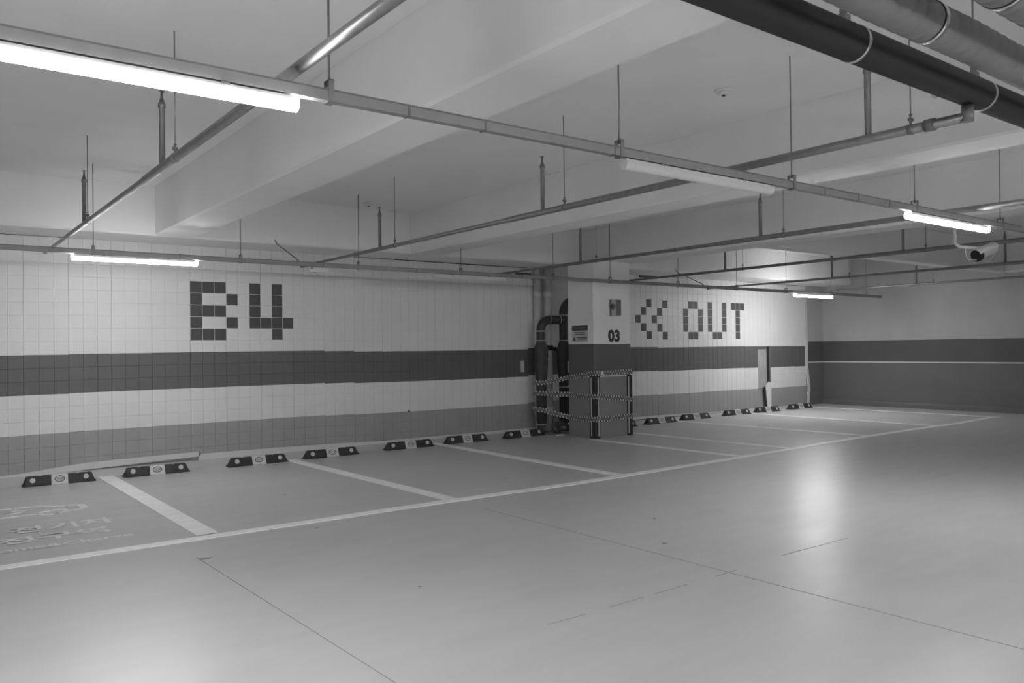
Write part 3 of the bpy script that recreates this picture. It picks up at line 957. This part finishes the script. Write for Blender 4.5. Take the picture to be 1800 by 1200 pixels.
def lamp(x0, x1, y, zr, lit, label, group=None, far=''):
    """batten lamp clipped under the rail: folded housing and a half round diffuser"""
    l = thing('tube_light', ((x0 + x1) / 2, y, zr), label, 'lamp', group)
    O = l.location
    h0 = zr - 0.009
    MB().prism([(y - 0.024, h0), (y + 0.024, h0), (y + 0.031, h0 - 0.031), (y - 0.031, h0 - 0.031)], 'x', x0 + 0.012, x1 - 0.012).build('housing', 'lamp_house', l, O)
    n = 14
    a0 = -0.20                                   # the round diffuser reaches a little above its middle
    prof = [(y - 0.034 * math.cos(a0 + (PI - 2 * a0) * k / n), h0 - 0.034 - 0.034 * math.sin(a0 + (PI - 2 * a0) * k / n)) for k in range(n + 1)]
    d = MB()
    vs = [(x0 + 0.014, a, b) for a, b in prof] + [(x1 - 0.014, a, b) for a, b in prof]
    m = n + 1
    fs = [[i, i + 1, m + i + 1, m + i] for i in range(n)]
    d.add(vs, fs, 0, True)
    d.m = [1 if (k < 5 or k >= n - 5) else 0 for k in range(n)]
    d.add([vs[i] for i in range(m)], [list(range(m))], 1)
    d.add([vs[m + i] for i in range(m)], [list(range(m))[::-1]], 1)
    d.add([vs[0], vs[n], vs[m + n], vs[m]], [(0, 1, 2, 3)], 1)
    d.build('diffuser', ['lamp_%son' % far, 'lamp_%sside' % far] if lit else ['lamp_off', 'lamp_off'], l, O)
    for xa, xb in ((x0, x0 + 0.015), (x1 - 0.015, x1)):
        pr = [(y - 0.026, h0), (y + 0.026, h0)] + [(a, b) for a, b in prof[::-1]]
        pr = [(y + (a - y) * 1.02, b) for a, b in pr]
        MB().prism(pr, 'x', xa, xb).build('end_cap', 'lamp_%sside' % far if lit else 'lamp_house', l, O)
    for xm in (x0 + 0.34, x1 - 0.34):
        MB().box((xm - 0.02, y - 0.027, h0 - 0.006), (xm + 0.02, y + 0.027, h0 + 0.006)).build('clip', 'galv', l, O)
    return l
lamp(-1.33, 0.225, NY, NZ0, True, 'long lit tube light at upper left, nearest to us')
lamp(2.385, 3.925, NY, NZ0, False, 'unlit white tube light under the near rail, right of centre')
lamp(5.98, 7.60, NY, NZ0, True, 'lit tube light under the right end of the near rail', far='old_')
lamp(0.30, 1.71, FY, FZ0, True, 'lit tube light before the tiles, left of the B4 lettering', far='far_')
lamp(5.20, 6.56, FY, FZ0, False, 'unlit tube light on the far rail left of the column')
lamp(14.60, 16.08, FY, FZ0, True, 'lit tube light above the corner beside the OUT tiles', far='new_')
# unseen lamps and rails, added behind and left of the camera as fill light
for x in (-4.95, ):
    lamp(x, x + 1.5, NY, NZ0, True, 'unseen tube light added on the near rail for fill', 'added fill tube lights out of view', far='old_')
for yy in (-13.5, -17.5):
    for k in range(5 if yy > -15 else 7):
        x = -9.4 + 3.6 * k
        lamp(x, x + 1.5, yy, NZ0, True, 'unseen tube light added over the aisle for fill', 'added fill tube lights out of view')
    rail(yy, NZ0, NZ1, -11.5, 14.0, [-10.5, -7.0, -3.5, -1.8, 2.3, 4.4, 8, 9.9, 12], [], 'unseen light rail added to carry the fill lamps')

# small box under the far rail
sb = thing('sensor_box', (3.34, FY, 2.68), 'small white sensor box under the far rail by the second pipe', 'sensor')
MB().box((3.20, FY - 0.03, 2.635), (3.47, FY + 0.03, FZ0 - 0.009), 0, 0.006).build('case', 'white_plastic', sb, sb.location)
MB().tube([(3.225, FY - 0.03, 2.685), (3.225, FY - 0.036, 2.685)], 0.011, 10).build('lens', 'black', sb, sb.location)
MB().box((3.26, FY - 0.02, 2.628), (3.30, FY + 0.02, 2.636)).build('button', 'black', sb, sb.location)
# conduit drops feeding the far rail
for x, dx, lab in ((3.05, -0.12, 'thin slanted conduit dropping to the far rail right of B4'), (11.5, -0.22, 'thin slanted conduit dropping to the far rail above the OUT tiles')):
    cd = thing('conduit_drop', (x, FY, FZ1), lab, 'conduit')
    MB().tube([(x + dx, FY + 0.55, ZS), (x + dx * 0.9, FY + 0.50, ZS - 0.06), (x, FY + 0.02, FZ1 + 0.025)], 0.008, 8).build('conduit', 'alarm', cd, cd.location)
    MB().tube([(x, FY + 0.02, FZ1 + 0.02), (x, FY + 0.015, FZ1 + 0.004)], 0.014, 8).build('connector', 'galv_dark', cd, cd.location)

# ------------------------------------------------------------------ ceiling devices
def detector(x, y, label):
    d = thing('smoke_detector', (x, y, ZC), label, 'detector', 'smoke detectors')
    MB().tube([(x, y, ZC), (x, y, ZC - 0.018), (x, y, ZC - 0.022)], [0.075, 0.073, 0.066], 24).build('base', 'white_plastic', d, d.location)
    MB().tube([(x, y, ZC - 0.02), (x, y, ZC - 0.036), (x, y, ZC - 0.045)], [0.056, 0.050, 0.034], 24).build('dome', 'white_plastic', d, d.location)
    MB().tube([(x, y, ZC - 0.044), (x, y, ZC - 0.055)], 0.014, 12).build('sensor_tip', 'black', d, d.location)
detector(4.45, -7.82, 'round white smoke detector on the ceiling right of centre, the larger one')
detector(4.38, -1.26, 'small distant smoke detector on the ceiling near the edge beam')

# bullet camera under the third beam
cc = thing('security_camera', (9.30, -7.8, 2.70), 'white bullet security camera with black glass face hanging under beam', 'camera')
O = cc.location
MB().tube([(9.24, -7.60, ZS), (9.24, -7.60, ZS - 0.02), (9.24, -7.60, ZS - 0.021), (9.24, -7.60, 2.80)], [0.05, 0.05, 0.016, 0.016], 12).build('mount_pole', 'white_plastic', cc, O)
ax = Vector((0.92, -0.16, 0.30)).normalized()      # from the glass face to the tail
p0 = Vector((9.36, -7.80, 2.635))
MB().tube([p0, p0 + ax * 0.06, p0 + ax * 0.065, p0 + ax * 0.36, p0 + ax * 0.38], [0.066, 0.068, 0.062, 0.062, 0.05], 20).build('housing', 'white_plastic', cc, O)
MB().tube([p0 - ax * 0.012, p0 - ax * 0.006, p0 + ax * 0.035], [0.068, 0.078, 0.078], 20).build('glass_face', 'glass', cc, O)
up = Vector((0, 0, 1))
side = ax.cross(up).normalized()
nup = side.cross(ax).normalized()
hood = MB()
a0, a1 = p0 - ax * 0.03, p0 + ax * 0.36
vs = []
for q in (a0, a1):
    for k in range(9):
        t = PI * k / 8
        vs.append(q + side * 0.075 * math.cos(t) + nup * (0.02 + 0.06 * math.sin(t)))
for q in (a0, a1):
    for k in range(9):
        t = PI * k / 8
        vs.append(q + side * 0.071 * math.cos(t) + nup * (0.02 + 0.056 * math.sin(t)))
fs = [(k, k + 1, 9 + k + 1, 9 + k) for k in range(8)] + [(18 + k + 1, 18 + k, 27 + k, 27 + k + 1) for k in range(8)] + [(k + 1, k, 18 + k, 18 + k + 1) for k in range(8)] + [(9 + k, 10 + k, 28 + k, 27 + k) for k in range(8)]
hood.add(vs, fs).build('sun_hood', 'white_plastic', cc, O)
MB().tube([(9.24, -7.60, 2.80), (9.30, -7.63, 2.76), p0 + ax * 0.14 + Vector((0, 0, 0.05))], [0.02, 0.022, 0.02], 10).build('bracket_arm', 'white_plastic', cc, O)
MB().tube([(9.06, -7.8, 2.72), (9.06, -7.8, 2.66), (9.09, -7.8, 2.60), (9.15, -7.8, 2.575), (9.30, -7.82, 2.575)], 0.006, 8).build('cable_loop', 'alarm_pale', cc, O)
MB().tube([p0 + ax * 0.33, p0 + ax * 0.34 + Vector((0.03, 0, -0.08)), p0 + ax * 0.25 + Vector((0.03, 0, -0.14)), p0 + ax * 0.15 + Vector((0.02, 0, -0.11))], 0.006, 8).build('cable_loop', 'alarm_pale', cc, O)

# ------------------------------------------------------------------ wheel stops
SL, SD, SH = 0.87, 0.155, 0.118
def make_stop(label):
    s = thing('wheel_stop', (0, 0, 0), label, 'wheel stop', 'rubber wheel stops along the back wall')
    def section(x, f=1.0, g=0.0):
        # profile across depth (y) and height (z): front and back slanted, lip at the foot
        return [(x, -SD / 2 - g, 0.0), (x, -SD / 2 - g, 0.012), (x, -SD / 2 + 0.014 - g, 0.018), (x, -0.030 - g * 0.5, SH * f - 0.008 + g), (x, -0.022, SH * f + g),
                (x, 0.022, SH * f + g), (x, 0.030 + g * 0.5, SH * f - 0.008 + g), (x, SD / 2 - 0.014 + g, 0.018), (x, SD / 2 + g, 0.012), (x, SD / 2 + g, 0.0)]
    def loft(secs):
        m = MB()
        n = len(secs[0])
        vs = [p for q in secs for p in q]
        fs = [list(range(n))]
        for i in range(len(secs) - 1):
            fs += [[i * n + k, (i + 1) * n + k, (i + 1) * n + (k + 1) % n, i * n + (k + 1) % n] for k in range(n)]
        fs.append([(len(secs) - 1) * n + k for k in range(n)][::-1])
        return m.add(vs, [f[::-1] for f in fs])
    h = SL / 2
    secs = [section(-h, 0.16), section(-h + 0.012, 0.2), section(-h + 0.045, 0.93), section(-h + 0.06, 1.0)]
    for x, f in ((-0.245, 1.0), (-0.24, 0.95), (-0.205, 0.95), (-0.20, 1.0), (0.20, 1.0), (0.205, 0.95), (0.24, 0.95), (0.245, 1.0)):
        secs.append(section(x, f))
    secs += [section(h - 0.06, 1.0), section(h - 0.045, 0.93), section(h - 0.012, 0.2), section(h, 0.16)]
    loft(secs).build('rubber_body', 'rubber', s)
    w = loft([section(-0.098, 1.0, 0.003), section(0.098, 1.0, 0.003)]).build('white_centre', 'stop_white', s)
    # slanted front face frame: point at height fraction
    def on_face(x, t, lift):
        y0, z0, y1, z1 = -SD / 2 + 0.014, 0.018, -0.030, SH - 0.008
        ny, nz = -(z1 - z0), (y1 - y0)
        L = math.hypot(ny, nz)
        return Vector((x, y0 + (y1 - y0) * t + ny / L * lift, z0 + (z1 - z0) * t + nz / L * lift))
    rg = MB()
    n = 20
    vs = []
    for k in range(n):
        t = 2 * PI * k / n
        for rx, ry in ((0.062, 0.42), (0.050, 0.32)):
            vs.append(on_face(rx * math.cos(t), 0.52 + ry * math.sin(t), 0.006))
    fs = [(2 * k, 2 * k + 1, (2 * k + 3) % (2 * n), (2 * k + 2) % (2 * n)) for k in range(n)]
    rg.add(vs, fs).build('stop_ring', 'stop_mark', w)
    fit_text('STOP', 'stop_word', 'stop_mark', w, lambda u, v: on_face(-0.036 + u, 0.38 + v, 0.006), 0.078, 0.28, 0.035)
    for x in (-0.315, 0.315):
        dsc = MB()
        c0 = on_face(x, 0.55, 0.0)
        nrm = (on_face(x, 0.55, 1.0) - c0)
        dsc.tube([c0 - nrm * 0.002, c0 + nrm * 0.004, c0 + nrm * 0.006], [0.033, 0.033, 0.028], 16)
        dsc.build('reflector', 'reflector', s)
    return s
stop_pts = [(-0.08, -0.59, .74, -0.66), (1.07, -0.65, 1.91, -0.67), (2.44, -0.69, 3.32, -0.66), (3.59, -0.67, 4.50, -0.61), (5.02, -0.58, 5.91, -0.60), (6.21, -0.52, 7.06, -0.57), (7.43, -0.60, 8.33, -0.60),
            (9.84, -0.68, 10.71, -0.68), (11.08, -0.62, 11.99, -0.61), (12.31, -0.50, 13.19, -0.56), (13.80, -0.44, 14.68, -0.50), (14.98, -0.42, 15.83, -0.50), (16.33, -0.43, 17.20, -0.51)]
stop_lab = ['black wheel stop with white STOP centre by the charging bay lettering, leftmost', 'black wheel stop beside the thick first bay line, second from the left',
            'black wheel stop under the 4 of B4, third from the left', 'black wheel stop right of the second bay line, below the chipped white band',
            'black wheel stop just left of the third bay line, fifth from the left', 'black wheel stop sixth from the left, right of the third bay line',
            'black wheel stop touching the dark lagged pipes left of the column', 'black wheel stop mostly hidden behind the right edge of the column',
            'first whole black wheel stop right of the column', 'second whole wheel stop right of the column, under the O tiles',
            'third whole wheel stop right of the column, under the T tiles', 'wheel stop before the bare opening and leaning panel piece', 'last wheel stop, nearest the right wall corner']
proto = make_stop(stop_lab[0])
for i, (xa, ya, xb, yb) in enumerate(stop_pts):
    s = proto if i == 0 else copy_tree(proto)
    cx, cy = (xa + xb) / 2, (ya + yb) / 2 + SD / 2
    if cy + SD / 2 > -0.37 and i != 6:
        cy = min(cy, -0.37 - SD / 2 + 0.02)
    s.location = (cx, cy, gz(cx) + 0.002)
    s.rotation_euler = (0, 0, math.atan2(yb - ya, xb - xa) * 0.6)
    s.scale = (max(0.93, min(1.04, math.hypot(xb - xa, yb - ya) / SL)), 1, 1.0)
    s['label'] = stop_lab[i]

# chip out of the white band
MB().prism([(tx(32.70), tz(3) - 0.020), (tx(32.98), tz(3) - 0.020), (tx(32.86), tz(3) + 0.022)], 'y', -0.004, 0.01).build('chip_hole', 'gap', wall)
